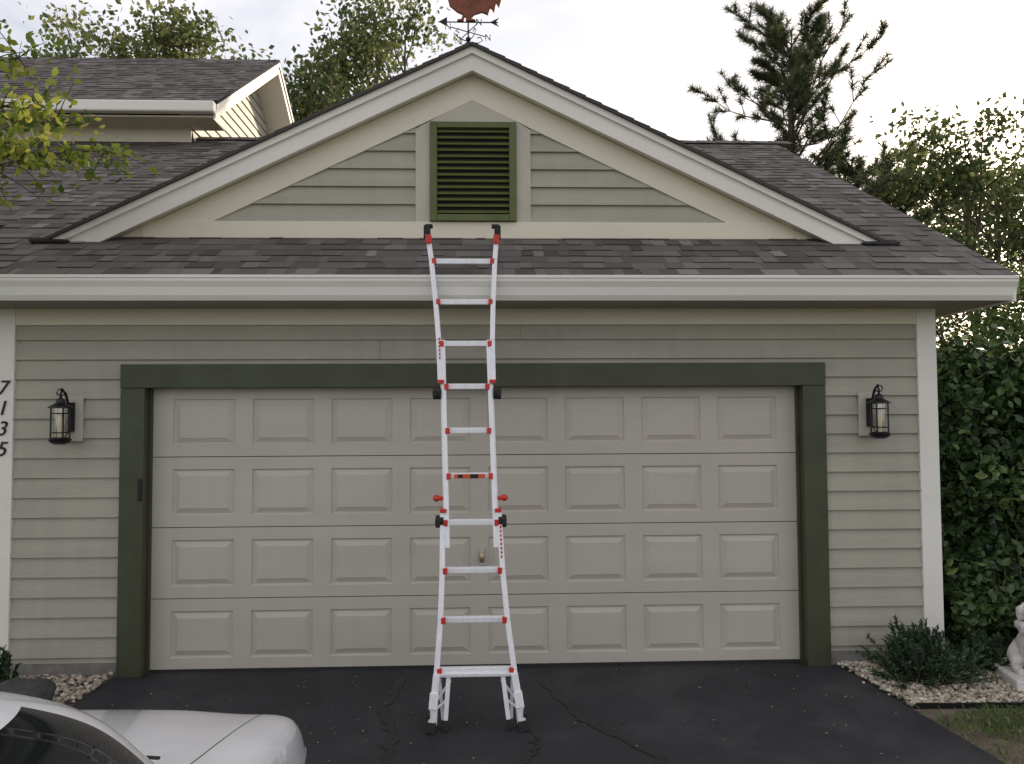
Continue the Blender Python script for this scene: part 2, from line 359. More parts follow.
# front gable
GX=-.045; GS=.480; AZ=4.845; FY=.215; WY=.35
for s,nm in((-1,'gable_rake_fascia'),(1,'gable_rake_fascia_b')):
    def P(x,t): return (GX+s*x,AZ-GS*x-t)
    e=3.30
    prism(nm,[P(0,.03),P(e,.03),P(e-.02,.045),P(e-.33,.205),P(0,.205)],'y',FY,FY+.03,M_WHITE,house)
    prism(nm+'_crown',[P(0,.018),P(e+.02,.018),P(e-.07,.070),P(0,.075)],'y',FY-.025,FY-.001,M_WHITE,house)
    prism(nm+'_soffit',[P(0,.19),P(2.98,.19),P(2.98,.175),P(0,.175)],'y',FY+.031,WY+.02,M_TRIM,house)
    prism(nm+'_frieze',[P(0,.195),P(2.93,.195),P(2.50,.412),P(0,.405)],'y',WY-.03,WY-.001,M_TRIM,house)
    back=(AZ-EZ)/SL+EY
    A=Vector((GX,FY-.05,AZ)); Bv=Vector((GX+s*3.36,FY-.05,AZ-GS*3.36)); C=Vector((GX,back,AZ))
    t=Vector((0,0,.02))
    vs=[A,Bv,C,A-t,Bv-t,C-t]
    mesh('gable_roof' ,vs,[(0,1,2),(5,4,3),(0,3,4,1)],[M_SHING],house,rnd=[.1]*3)
    bb=B(); u=0
    sv=Vector((s*1,0,-GS)).normalized(); nn=Vector((s*GS,0,1)).normalized()
    while u<3.58:
        p=A+sv*u; q=A+sv*(u+.145)
        hgt=max(0.02,(back-FY)*(1-u/3.7))
        col=R.uniform(.0,.35)
        p0=p+nn*.004; q0=q+nn*.012
        bb.add([p0,q0,q0+Vector((0,hgt,0)),p0+Vector((0,hgt,0)),q,q+Vector((0,hgt,0)),p],[(0,1,2,3),(1,4,5,2),(0,6,4,1)],col)
        u+=.142
    bb.out('gable_roof_tabs',[M_SHING],house)
box('gable_base_board',-2.66,2.57,WY-.036,WY-.001,3.31,3.445,M_TRIM,house)
TRI=lambda z:((GX-(4.447-z)/.508),(GX+(4.447-z)/.508))
prism('gable_wall_core',[(-3.0,3.25),(3.0,3.25),(GX,4.70)],'y',WY,WY+.05,M_TRIM,house)
siding('gable_siding',3.445,4.30,lambda z:(TRI(z)[0]-.1,-.50),front(WY-.001),M_SID,house,zref=3.445)
siding('gable_siding_b',3.445,4.30,lambda z:(.42,TRI(z)[1]+.1),front(WY-.001),M_SID,house,zref=3.445)
vx=-.04
prism('vent_surround',[(vx-.463,3.446),(vx+.463,3.446),(vx+.463,4.20),(.08,4.40),(GX,4.44),(-.16,4.40),(vx-.463,4.20)],'y',WY-.028,WY-.002,M_GTRIM,house)
box('vent_frame',vx-.348,vx-.29,WY-.06,WY-.029,3.447,4.255,M_GREENV,house)
box('vent_frame_b',vx+.29,vx+.348,WY-.06,WY-.029,3.447,4.255,M_GREENV,house)
box('vent_frame_top',vx-.289,vx+.289,WY-.06,WY-.029,4.205,4.254,M_GREENV,house)
box('vent_frame_bottom',vx-.289,vx+.289,WY-.066,WY-.029,3.447,3.50,M_GREENV,house)
box('vent_back',vx-.289,vx+.289,WY-.0285,WY-.027,3.5,4.205,M_GAP,house,0)
b=B(); n=14
for i in range(n):
    z=3.50+(i+.5)*(.705/n)
    b.box((vx,WY-.042,z),(.578,.034,.006),Matrix.Rotation(rad(48),3,'X'))
b.out('vent_louvers',[M_GREENV],house)
box('flashing',-3.44,-3.16,FY-.06,FY+.04,rz(FY)-.01,rz(FY)+.012,M_BLACK,house,0)
box('flashing_b',3.07,3.36,FY-.06,FY+.04,rz(FY)-.01,rz(FY)+.012,M_BLACK,house,0)

# upper storey (left, behind)
UX=-3.2; UY0=3.5; URY=6.3; US=.65; UEZ=5.72; URZ=UEZ+US*(URY-UY0)
UV=Vector((0,1,US)).normalized()
shingles('upper_roof_shingles',(0,UY0-.01,UEZ),(1,0,0),UV,(URY-UY0)*math.sqrt(1+US*US),lambda v:(-12,UX+.02),house,seed=9)
prism('upper_roof_deck',[(UY0,UEZ-.04),(UY0,UEZ-.006),(URY,URZ-.006),(2*URY-UY0,UEZ-.006),(2*URY-UY0,UEZ-.04),(URY,URZ-.04)],'x',-12,UX+.01,M_GAP,house)
for nm,a,c,xa,xb in(('upper_rake_fascia',.04,.22,UX-.04,UX-.01),('upper_rake_crown',.03,.10,UX-.011,UX+.01)):
    prism(nm,[(UY0,UEZ-c),(UY0,UEZ-a),(URY,URZ-a),(2*URY-UY0,UEZ-a),(2*URY-UY0,UEZ-c),(URY,URZ-c)],'x',xa,xb,M_WHITE,house)
prism('upper_rake_soffit',[(UY0+.02,UEZ-.2),(URY,URZ-.2),(2*URY-UY0-.02,UEZ-.2),(2*URY-UY0-.02,UEZ-.17),(URY,URZ-.17),(UY0+.02,UEZ-.17)],'x',-3.65,UX-.041,M_WHITE,house)
box('upper_gutter',-12,UX+.0,UY0-.11,UY0+.0,UEZ-.17,UEZ-.03,M_WHITE,house,.02)
box('upper_soffit',-12,UX-.05,UY0+.001,UY0+.45,UEZ-.20,UEZ-.18,M_TRIM,house,0)
box('upper_wall',-12,-3.66,UY0+.40,2*URY-UY0-.4,3.0,UEZ-.2,M_SID,house,0)
box('upper_frieze',-12,-3.64,UY0+.37,UY0+.399,UEZ-.40,UEZ-.2,M_TRIM,house,0)
siding('upper_front_siding',4.3,UEZ-.4,lambda z:(-12,-3.74),front(UY0+.399),M_SID,house)
box('upper_corner_board',-3.74,-3.62,UY0+.36,UY0+.398,4.3,UEZ-.401,M_TRIM,house,0)
def ur(z):
    if z<UEZ-.2: return (UY0+.4,2*URY-UY0-.4)
    d=max(0,(URZ-.2-z)/US); return (URY-d,URY+d)
siding('upper_gable_siding',5.0,URZ-.2,ur,(lambda u,o,z:(-3.64+o,u,z)),mat('siding_light',(.5,.48,.44),.6),house)
LY0,LZ0=1.2,3.62; LS=(5.36-LZ0)/(3.9-LY0)
shingles('lower_roof_shingles',(0,LY0,LZ0),(1,0,0),Vector((0,1,LS)).normalized(),(3.9-LY0)*math.sqrt(1+LS*LS),lambda v:(-10,-RX-.02),house,seed=12)
prism('lower_roof_deck',[(LY0,LZ0-.16),(LY0,LZ0-.006),(3.9,LZ0+(3.9-LY0)*LS-.006),(3.9,LZ0+(3.9-LY0)*LS-.1)],'x',-10,-RX-.022,M_GAP,house)
box('teal_wall_core',-10,-3.92,1.6,8.9,0,3.6,M_TEAL,house,0)
prism('rake_fascia_b',[(-.45,2.69),(-.45,2.86),(RY,RZ-.02),(RY,RZ-.20)],'x',-RX,-RX+.02,M_WHITE,house)

# ---------------------------------------------------------------- house number
hn=empty('house_number',(-3.493,-.037,1.9))
for i,(ch,z) in enumerate(zip('7135',(2.115,1.965,1.815,1.665))):
    c=bpy.data.curves.new('digit_'+ch,'FONT'); c.body=ch; c.size=.15; c.extrude=.004; c.shear=.25; c.align_x='CENTER'; c.materials.append(M_BLACK)
    o=bpy.data.objects.new('digit_'+ch,c); scene.collection.objects.link(o); o.parent=hn; o.rotation_euler=(rad(90),0,0); o.location=(0,-.002,z-1.9-.05)

# ---------------------------------------------------------------- lanterns
def lantern(x,z):
    p=empty('wall_lantern',(x,0,z)); p.scale=(1.06,1.06,1.06)
    box('mounting_block',-.085,.085,-.04,-.018,-.15,.16,M_GTRIM,p)
    b=B()
    cx,cyy=0,-.16
    b.box((.0,-.05,0.02),(.07,.02,.20))
    b.tube([(.0,-.05,.08),(.0,-.10,.18),(.0,-.15,.21),(0,-.16,.17)],.009,8)
    b.tube([(.018,-.16,.165),(.028,-.16,.185),(.016,-.16,.208),(-.016,-.16,.208),(-.028,-.16,.185),(-.018,-.16,.165)],.005,6)
    b.lathe([(0,.185),(.01,.18),(.012,.165),(.006,.155),(.012,.148),(.028,.14),(.03,.115),(.075,.09),(.078,.08),(.0,.08)],(cx,cyy,0),16)
    b.lathe([(0,-.165),(.035,-.165),(.062,-.15),(.072,-.13),(.055,-.118),(.0,-.118)],(cx,cyy,0),16)
    for k in range(4):
        a=math.pi/4+k*math.pi/2; c=math.cos(a)*.058; s=math.sin(a)*.058
        b.tube([(cx+c,cyy+s,-.12),(cx+c,cyy+s,.085)],.0055,6)
    for zz in(.045,-.085):
        pts=[(cx+.060*math.cos(t*math.pi/10),cyy+.060*math.sin(t*math.pi/10),zz) for t in range(21)]
        b.tube(pts,.004,5)
    b.tube([(.0,-.11,-.13),(0.0,-.05,-.07)],.007,6)
    b.out('lantern_frame',[M_BLACK],p,False)
    g=B(); g.lathe([(.046,-.117),(.046,.079)],(cx,cyy,0),20); g.out('lantern_glass',[M_LGLASS],p,True)
    g=B(); g.lathe([(.0,.05),(.014,.045),(.025,.02),(.026,-.02),(.018,-.06),(.016,-.117)],(cx,cyy,0),14); g.out('bulb',[M_BULB],p,True)
lantern(-3.00,1.875); lantern(2.985,1.88)

# ---------------------------------------------------------------- weathervane
wv=empty('weathervane',(GX-.03,FY+.05,AZ))
b=B()
b.tube([(0,0,-.03),(0,0,.42)],.007,8)
b.lathe([(.04,0),(.03,.03),(.012,.05)],(0,0,0),12)
b.lathe([(0,.095),(.02,.08),(.022,.07),(.02,.06),(0,.045)],(0,0,0),12)
for a in range(4):
    an=a*math.pi/2+.5; c,s=math.cos(an),math.sin(an)
    b.tube([(0,0,.13),(c*.16,s*.16,.13)],.004,6)
    b.tube([(c*.02,s*.02,.05),(c*.09,s*.09,.06),(c*.13,s*.13,.09),(c*.11,s*.11,.115),(c*.08,s*.08,.10)],.004,6)
    cc=Vector((c*.18,s*.18,.13))
    for q in((-.018,-.025,-.018,.025),(.018,-.025,.018,.025),(-.018,.025,.018,-.025)):
        b.tube([cc+Vector((q[0],0,q[1])),cc+Vector((q[2],0,q[3]))],.004,5)
b.tube([(-.24,0,.21),(.24,0,.21)],.005,6)
b.add([(-.24,-.003,.21),(-.17,-.003,.25),(-.17,-.003,.17)],[(0,1,2)]); b.add([(.17,-.003,.21),(.25,-.003,.25),(.22,-.003,.21),(.25,-.003,.17)],[(0,1,2,3)])
b.out('vane_frame',[M_BLACK],wv)
cock=[(-.09,.215),(-.09,.228),(-.055,.235),(-.045,.27),(-.09,.29),(-.15,.34),(-.17,.42),(-.165,.49),(-.20,.505),(-.17,.525),(-.165,.55),(-.145,.585),(-.13,.555),(-.115,.58),(-.10,.545),(-.095,.50),(-.06,.44),(.02,.42),(.08,.46),(.10,.54),(.16,.59),(.23,.57),(.26,.50),(.27,.40),(.25,.33),(.225,.37),(.21,.29),(.18,.33),(.16,.27),(.11,.29),(.05,.27),(.02,.24),(.06,.228),(.06,.215),(-.02,.215),(-.02,.25),(-.03,.25),(-.035,.215)]
prism('rooster',cock,'y',-.012,.012,M_COPPER,wv,.004)

# ---------------------------------------------------------------- ladder
lad=empty('extension_ladder',(0.0,0,0))
KT=.2
def LP(z,x,dy=0): 
    return Vector((-.005-.032*z+x, -1.07+KT*z+dy, z))
def halfw(z):
    pts=[(0,.262),(.33,.238),(.62,.208),(.92,.190),(1.25,.180),(2.30,.176),(2.66,.196),(2.97,.220),(3.24,.250)]
    for (a,wa),(c,wc) in zip(pts,pts[1:]):
        if z<=c: return wa+(wc-wa)*(z-a)/(c-a)
    return pts[-1][1]
b=B(); RW=.034; IN=.154
for s in(-1,1):
    zs=[.03,.33,.62,.92,1.28]
    for a,c in zip(zs,zs[1:]): b.beam(LP(a,s*halfw(a)),LP(c,s*halfw(c)),RW,.062)
    zs=[2.12,2.40,2.66,2.97,3.15]
    for a,c in zip(zs,zs[1:]): b.beam(LP(a,s*(halfw(a)+.0)),LP(c,s*(halfw(c)+.0)),RW,.062)
    b.beam(LP(1.05,s*IN,.0),LP(2.40,s*IN,.0),.030,.05)
    b.beam(LP(1.28,s*.171,.012),LP(2.12,s*.171,.012),.012,.040)
    b.beam(LP(.01,s*(halfw(0)+.016),-.035),LP(.32,s*(halfw(.32)-.002),-.040),.042,.034)
    b.beam(LP(.13,s*(halfw(.13)+.010),-.045),LP(.22,s*(halfw(.22)+.006),-.045),.052,.05)
    b.beam(LP(.31,s*.165,-.01),LP(.055,s*.190,-.01),.028,.034)
    b.beam(LP(.17,s*.178,-.01),LP(.12,s*.245,-.01),.014,.02)
    b.beam(LP(.27,s*.155,.01),LP(.15,s*.25,.01),.014,.02)
    b.beam(LP(.04,s*(halfw(0.04)-.050),.04),LP(.31,s*(halfw(.3)-.014),.03),.020,.022)
zr=[.33+.2925*i for i in range(10)]
for i,z in enumerate(zr):
    wd=halfw(z) if (z<1.3 or z>2.3) else IN
    b.beam(LP(z,-wd),LP(z,wd),.034,.032,up=Vector((0,0,1)))
    b.beam(LP(z+.018,-wd,-.004),LP(z+.018,wd,-.004),.030,.006,up=Vector((0,0,1)))
b.beam(LP(.312,-.24,-.02),LP(.312,.24,-.02),.04,.02,up=Vector((0,0,1)))
o=b.out('rails_and_rungs',[M_ALU],lad); bevel(o,.003)
b=B()
for i,z in enumerate(zr):
    wd=halfw(z) if (z<1.3 or z>2.3) else IN
    for s in(-1,1):
        b.box(LP(z,s*(wd-.018),-.008),(.028,.056,.040))
for s in(-1,1):
    b.box(LP(3.12,s*halfw(3.12),-.02),(.042,.07,.06))
    b.box(LP(1.285,s*.176,-.01),(.042,.073,.024)); b.box(LP(2.12,s*.172,-.01),(.042,.073,.024))
    b.tube([LP(1.36,s*.175),LP(1.36,s*.212)],[.014,.016],10); b.lathe([(0,.024),(.020,.014),(.026,0),(.020,-.014),(0,-.024)],LP(1.36,s*.218),12)
o=b.out('red_joints',[M_RED],lad); bevel(o,.003)
b=B()
for s in(-1,1):
    b.box(LP(3.18,s*(halfw(3.18)+.004)),(.044,.07,.085))
    b.box(LP(3.225,s*(halfw(3.2)-.012)),(.052,.05,.02))
    b.beam(LP(-.0,s*(halfw(0)+.018),-.035),LP(.055,s*(halfw(.05)+.013),-.035),.054,.065)
    b.beam(LP(.0,s*.193,-.01),LP(.055,s*.190,-.01),.032,.04)
    b.tube([LP(.10,s*(halfw(.1)+.025),-.05),LP(.10,s*(halfw(.1)+.045),-.05)],.024,12)
    for zz in(1.215,2.04):
        b.tube([LP(zz,s*.175),LP(zz,s*.226)],.040,14)
        b.box(LP(zz,s*.214,-.01),(.026,.11,.040))
b.out('black_knobs_and_feet',[M_RUB],lad)
b=B(); z=zr[4]
b.box(LP(z,-.0,-.0275),(.20,.004,.028)); 
b.out('label',[M_ORANGE],lad)
b=B(); b.box(LP(z,.03,-.030),(.05,.003,.028)); b.box(LP(z,-.06,-.030),(.03,.003,.020)); b.out('label_print',[M_BLACK],lad)
b=B()
for k in range(9):
    b.box(LP(1.0+k*.026,.187,-.034),(.010,.003,.017)); 
    if k<6: b.box(LP(2.28+k*.026,-.176,-.034),(.010,.003,.017))
b.out('rail_lettering',[M_RED],lad)

# ---------------------------------------------------------------- ground
def g(y):
    if y>-1.9: return 0
    return -.06*min(-1.9-y,7)
def sheet(name,x0f,x1f,ys,z,m):
    b=B(); 
    vs=[];fs=[]
    for y in ys: vs+=[(x0f(y),y,g(y)+z),(x1f(y),y,g(y)+z)]
    for i in range(len(ys)-1): fs.append((2*i,2*i+1,2*i+3,2*i+2))
    b.add(vs,fs); o=b.out(name,[m]); 
    if o.data.polygons[0].normal.z<0: o.data.flip_normals()
    return o
sheet('ground',lambda y:-400,lambda y:400,[-400,-8.9,-1.9,400],-.012,M_LAWN)
sheet('driveway',lambda y:-2.66,lambda y:2.69+max(0,-y)*.10,[-60,-8.9,-1.9,-.0,.12],.0,M_ASPH)
sheet('soil',lambda y:2.70+max(0,-y)*.10,lambda y:9,[-3.4,-1.9,-.86],-.006,M_SOIL)
sheet('planting_bed',lambda y:2.70+max(0,-y)*.10,lambda y:9,[-.86,3],-.004,M_MULCH)
sheet('planting_bed',lambda y:-9,lambda y:-2.67,[-1.6,1.2],-.004,M_MULCH)
def crack(name,pts,w,seed):
    rr=random.Random(seed); P=[]
    for (a,c) in zip(pts,pts[1:]):
        for t in np.linspace(0,1,14)[:-1]:
            P.append(Vector((a[0]+(c[0]-a[0])*t+rr.gauss(0,.012),a[1]+(c[1]-a[1])*t+rr.gauss(0,.008),0)))
    vs=[];fs=[]
    for i,p in enumerate(P):
        t=(P[min(i+1,len(P)-1)]-P[max(i-1,0)]).normalized(); nn=Vector((-t.y,t.x,0)); ww=w*rr.uniform(.5,1.3)
        for s in(-1,1):
            q=p+nn*ww*s/2; vs.append((q.x,q.y,g(q.y)+.004))
        if i: fs.append((2*i-2,2*i-1,2*i+1,2*i))
    return mesh(name,vs,fs,M_SEAL)
dw=empty('crack_sealer_lines')
for i,(pts,wd) in enumerate([([(-.55,-.15),(-.62,-.7),(-.5,-1.2),(-.52,-2.2),(-.4,-3)],.07),([(.45,-.2),(.62,-.9),(1.0,-1.5),(1.15,-2.4)],.065),([(.22,-.9),(.36,-1.2),(.30,-1.5),(.0,-1.7)],.03),([(-1.6,-.8),(-1.45,-1.3),(-1.2,-1.9)],.03)]):
    o=crack('crack_line',pts,wd,i); o.parent=dw
b=B(); rr=random.Random(4)
for i in range(170):
    x=rr.uniform(-2.5,2.7); y=-abs(rr.gauss(0,.9))-.02 if i<80 else rr.uniform(-2.2,0); s=rr.uniform(.004,.011); a=rr.uniform(0,6.28)
    c,si=math.cos(a)*s,math.sin(a)*s
    z=g(y)+.006
    b.add([(x-c,y-si,z),(x+si*.5,y-c*.5,z+.003),(x+c,y+si,z),(x-si*.5,y+c*.5,z+.004)],[(0,1,2,3)],rr.uniform(.0,.6))
b.out('leaf_litter',[M_STONE])
def ico():
    import bmesh
    bm=bmesh.new(); bmesh.ops.create_icosphere(bm,subdivisions=1,radius=1); vs=[v.co.copy() for v in bm.verts]; fs=[tuple(v.index for v in f.verts) for f in bm.faces]; bm.free(); return vs,fs
IV,IF=ico()
def gravel(name,n,fx,seed):
    rr=random.Random(seed); b=B()
    for i in range(n):
        x,y=fx(rr); s=rr.uniform(.008,.022); rot=Matrix.Rotation(rr.uniform(0,6.28),3,'Z')@Matrix.Rotation(rr.uniform(-.5,.5),3,'X')
        sc=(s*rr.uniform(.8,1.5),s*rr.uniform(.7,1.1),s*rr.uniform(.5,.85))
        o=Vector((x,y,g(y)+s*.3+rr.uniform(0,.02)))
        b.add([rot@Vector((v.x*sc[0]*rr.uniform(.85,1.1),v.y*sc[1],v.z*sc[2]))+o for v in IV],IF,min(1,max(0,rr.gauss(.5,.25))))
    return b.out(name,[M_STONE],None,True)
def edge_spill(r,y): return 2.71-y*.10+r.random()**1.1*2.6-(.08*r.random() if r.random()<.04 else 0)
gravel('gravel_bed',6800,lambda r:(lambda y:(edge_spill(r,y),y))(-r.random()*.86+(.0)),5)
gravel('gravel_bed',3000,lambda r:(-2.68-r.random()**1.1*1.6,-r.random()*1.2),6)
b=B(); b.beam((2.80,-.87,.012),(6,-.95,.012),.02,.03,up=Vector((0,0,1))); b.out('bed_edging',[M_BLACK])
b=B(); rr=random.Random(11)
for i in range(16000):
    x=2.82+rr.random()**1.5*2.0; y=-.93-rr.random()*1.6
    dens=noise.noise(Vector((x*3.0,y*3.0,3)))*.9+(x-2.98)*3.2+.12
    if rr.random()>min(.97,max(.06,dens)): continue
    hgt=rr.uniform(.02,.055); a=rr.uniform(0,6.28); w_=.0028; lx,ly=rr.gauss(0,.022),rr.gauss(0,.022)
    z=g(y)-.006
    b.add([(x-w_*math.cos(a),y-w_*math.sin(a),z),(x+w_*math.cos(a),y+w_*math.sin(a),z),(x+lx*.5+w_*.6,y+ly*.5,z+hgt*.7),(x+lx,y+ly,z+hgt)],[(0,1,2),(0,2,3)],rr.random())
b.out('grass',[M_GRASS])

# ---------------------------------------------------------------- foliage
def leaves(b,centers,size,rng,hexa=False,rnds=None,flat=0.0):
    for i,c in enumerate(centers):
        a=Vector((rng.gauss(0,1),rng.gauss(0,1),rng.gauss(0,1)*(1-flat))).normalized()
        q=Vector((rng.gauss(0,1),rng.gauss(0,1),rng.gauss(0,1)))
        n=a.cross(q).normalized()
        d=a.cross(n).normalized(); s=size*rng.uniform(.6,1.25); w=s*.6
        c=Vector(c); r=rnds[i] if rnds is not None else rng.random()
        if hexa:
            b.add([c-a*s*.5,c-a*s*.15+d*w*.5+n*s*.05,c+a*s*.2+d*w*.42+n*s*.05,c+a*s*.55,c+a*s*.2-d*w*.42+n*s*.05,c-a*s*.15-d*w*.5+n*s*.05],[(0,1,2,3),(0,3,4,5)],r)
        else:
            b.add([c-a*s*.5,c+d*w*.5,c+a*s*.5,c-d*w*.5],[(0,1,2,3)],r)
def grow(rng,p,d,L,r,depth,segs,tips,spread,kids,grav):
    pts=[p]; n=4; q=p.copy(); dd=d.copy()
    for i in range(n):
        dd=(dd+Vector((rng.gauss(0,.12),rng.gauss(0,.12),rng.gauss(0,.08)+grav))).normalized()
        q=q+dd*L/n; pts.append(q.copy())
    segs.append((pts,[r*(1-.5*i/n) for i in range(n+1)]))
    if depth==0: tips.append((q,dd)); tips.append((pts[2],dd)); return
    for k in range(kids):
        t=rng.uniform(.45,1) if k else 1
        idx=min(n,max(1,int(round(t*n)))); s=pts[idx]
        perp=Vector((rng.gauss(0,1),rng.gauss(0,1),rng.gauss(0,.7))); perp=(perp-dd*perp.dot(dd)).normalized()
        nd=(dd+perp*spread*rng.uniform(.5,1.3)*(.35 if k==0 else 1)).normalized()
        grow(rng,s,nd,L*rng.uniform(.62,.85),r*.55,depth-1,segs,tips,spread,kids,grav)
def tree(name,loc,height,width,seed,leafmat,leafsize,per=30,depth=4,kids=3,sigma=.5,spread=.9,bright=.5,pw=.62):
    rng=random.Random(seed); segs=[];tips=[]
    grow(rng,Vector((0,0,0)),Vector((0,0,1)),3,.16,depth,segs,tips,spread,kids,.03)
    zmax=max(t[0].z for t in tips); xm=np.percentile([math.hypot(t[0].x,t[0].y) for t in tips],88)
    mx_=np.mean([t[0].x for t in tips]); my_=np.mean([t[0].y for t in tips])
    sx=width/2/xm
    def S(v):
        f=max(0,min(1,v.z/zmax)); return Vector(((v.x-mx_*f)*sx,(v.y-my_*f)*sx,height*(f**pw)))
    p=empty(name,loc)
    b=B(); rs=height/13
    for pts,r in segs:
        if r[0]<.009: continue
        b.tube([S(q) for q in pts],[max(.008,x*rs*1.1) for x in r],6,cap=False)
    b.out('trunk_and_limbs',[M_BARK],p,True)
    b=B(); cs=[];rn=[]
    for (t,d) in tips:
        t=S(t)
        if rng.random()<.10: continue
        base_r=rng.gauss(bright,.18); m=int(per*rng.uniform(.4,1.5)); sg=sigma*rng.uniform(.55,1.15)
        for k in range(m):
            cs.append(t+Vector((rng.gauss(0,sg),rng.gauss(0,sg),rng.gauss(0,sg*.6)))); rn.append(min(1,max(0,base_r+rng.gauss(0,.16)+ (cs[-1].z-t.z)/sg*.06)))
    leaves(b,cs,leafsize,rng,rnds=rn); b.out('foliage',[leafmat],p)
    return p
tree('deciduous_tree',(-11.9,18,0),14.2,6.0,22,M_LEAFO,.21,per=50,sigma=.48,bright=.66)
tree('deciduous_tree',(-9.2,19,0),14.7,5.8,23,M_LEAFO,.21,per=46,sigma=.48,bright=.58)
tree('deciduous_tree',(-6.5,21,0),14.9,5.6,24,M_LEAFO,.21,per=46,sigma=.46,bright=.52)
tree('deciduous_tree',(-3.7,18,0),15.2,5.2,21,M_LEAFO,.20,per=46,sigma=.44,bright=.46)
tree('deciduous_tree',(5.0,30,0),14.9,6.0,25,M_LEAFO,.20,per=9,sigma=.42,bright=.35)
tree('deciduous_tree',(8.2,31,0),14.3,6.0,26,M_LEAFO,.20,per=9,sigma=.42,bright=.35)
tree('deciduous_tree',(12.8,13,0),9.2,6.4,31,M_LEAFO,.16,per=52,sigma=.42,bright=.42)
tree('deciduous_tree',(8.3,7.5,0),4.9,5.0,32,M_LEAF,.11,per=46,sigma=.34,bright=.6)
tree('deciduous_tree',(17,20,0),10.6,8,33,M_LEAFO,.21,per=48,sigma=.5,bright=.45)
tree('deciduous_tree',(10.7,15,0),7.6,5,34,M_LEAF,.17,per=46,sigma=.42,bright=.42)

def pine(loc,height,seed,wid):
    rng=random.Random(seed); p=empty('pine_tree',loc); b=B(); nb=B(); tufts=[]
    tp=[Vector((math.sin(z*.5)*.12,math.cos(z*.4)*.1,z)) for z in np.linspace(0,height,14)]
    b.tube(tp,[.26*(1-.93*i/13) for i in range(14)],8)
    z=height*.28
    while z<height*.975:
        f=(z/height-.28)/.72; Lb=(wid*(1-f)**.50+.55)
        for k in range(rng.choice([4,5,5])):
            an=rng.uniform(0,6.28); L=Lb*rng.uniform(.45,1.15); up=.18+.5*f+rng.gauss(0,.14)
            d=Vector((math.cos(an),math.sin(an),up)).normalized(); s=Vector((0,0,z+rng.uniform(-.2,.2))); pts=[s]; q=s.copy(); dd=d.copy()
            n=6
            for i in range(n):
                dd=(dd+Vector((rng.gauss(0,.11),rng.gauss(0,.11),rng.gauss(.06,.07)))).normalized(); q=q+dd*L/n; pts.append(q.copy())
                if i>=1:
                    for kk in range(2):
                        sd=Vector((dd.y,-dd.x,0))*rng.choice([-1,1])+dd*rng.uniform(.3,1)+Vector((0,0,rng.uniform(.1,.8))); sd.normalize(); l=L*.26*rng.uniform(.5,1.3)*(1.2-i/n*.6)
                        e=q+sd*l; b.tube([q,(q+e)/2+Vector((0,0,-.02)),e],[.016,.012,.007],4,cap=False)
                        tufts.append((e,sd)); tufts.append((q+sd*l*.6,sd))
            tufts.append((q,dd)); b.tube(pts,[.055*(1-.8*i/n)*(.4+.6*(1-f)) for i in range(n+1)],5,cap=False)
        z+=rng.uniform(.40,.66)
    tufts.append((Vector((0,0,height)),Vector((0,0,1))))
    for (t,d) in tufts:
        base=rng.gauss(.46,.2)
        for k in range(40):
            dr=(d*.6+Vector((rng.gauss(0,.75),rng.gauss(0,.75),rng.gauss(.2,.6)))).normalized(); l=rng.uniform(.18,.34)
            o=t-d*rng.uniform(0,.2); pr=dr.cross(Vector((rng.gauss(0,1),rng.gauss(0,1),rng.gauss(0,1)))).normalized()*.012
            nb.add([o-pr,o+pr,o+dr*l],[(0,1,2)],min(1,max(0,base+rng.gauss(0,.12))))
    b.out('trunk_and_limbs',[M_BARK],p,True); nb.out('needles',[M_PINE],p)
pine((9.15,16.2,0),13.2,5,4.2)
pine((12.3,18,0),9.6,8,3.2)

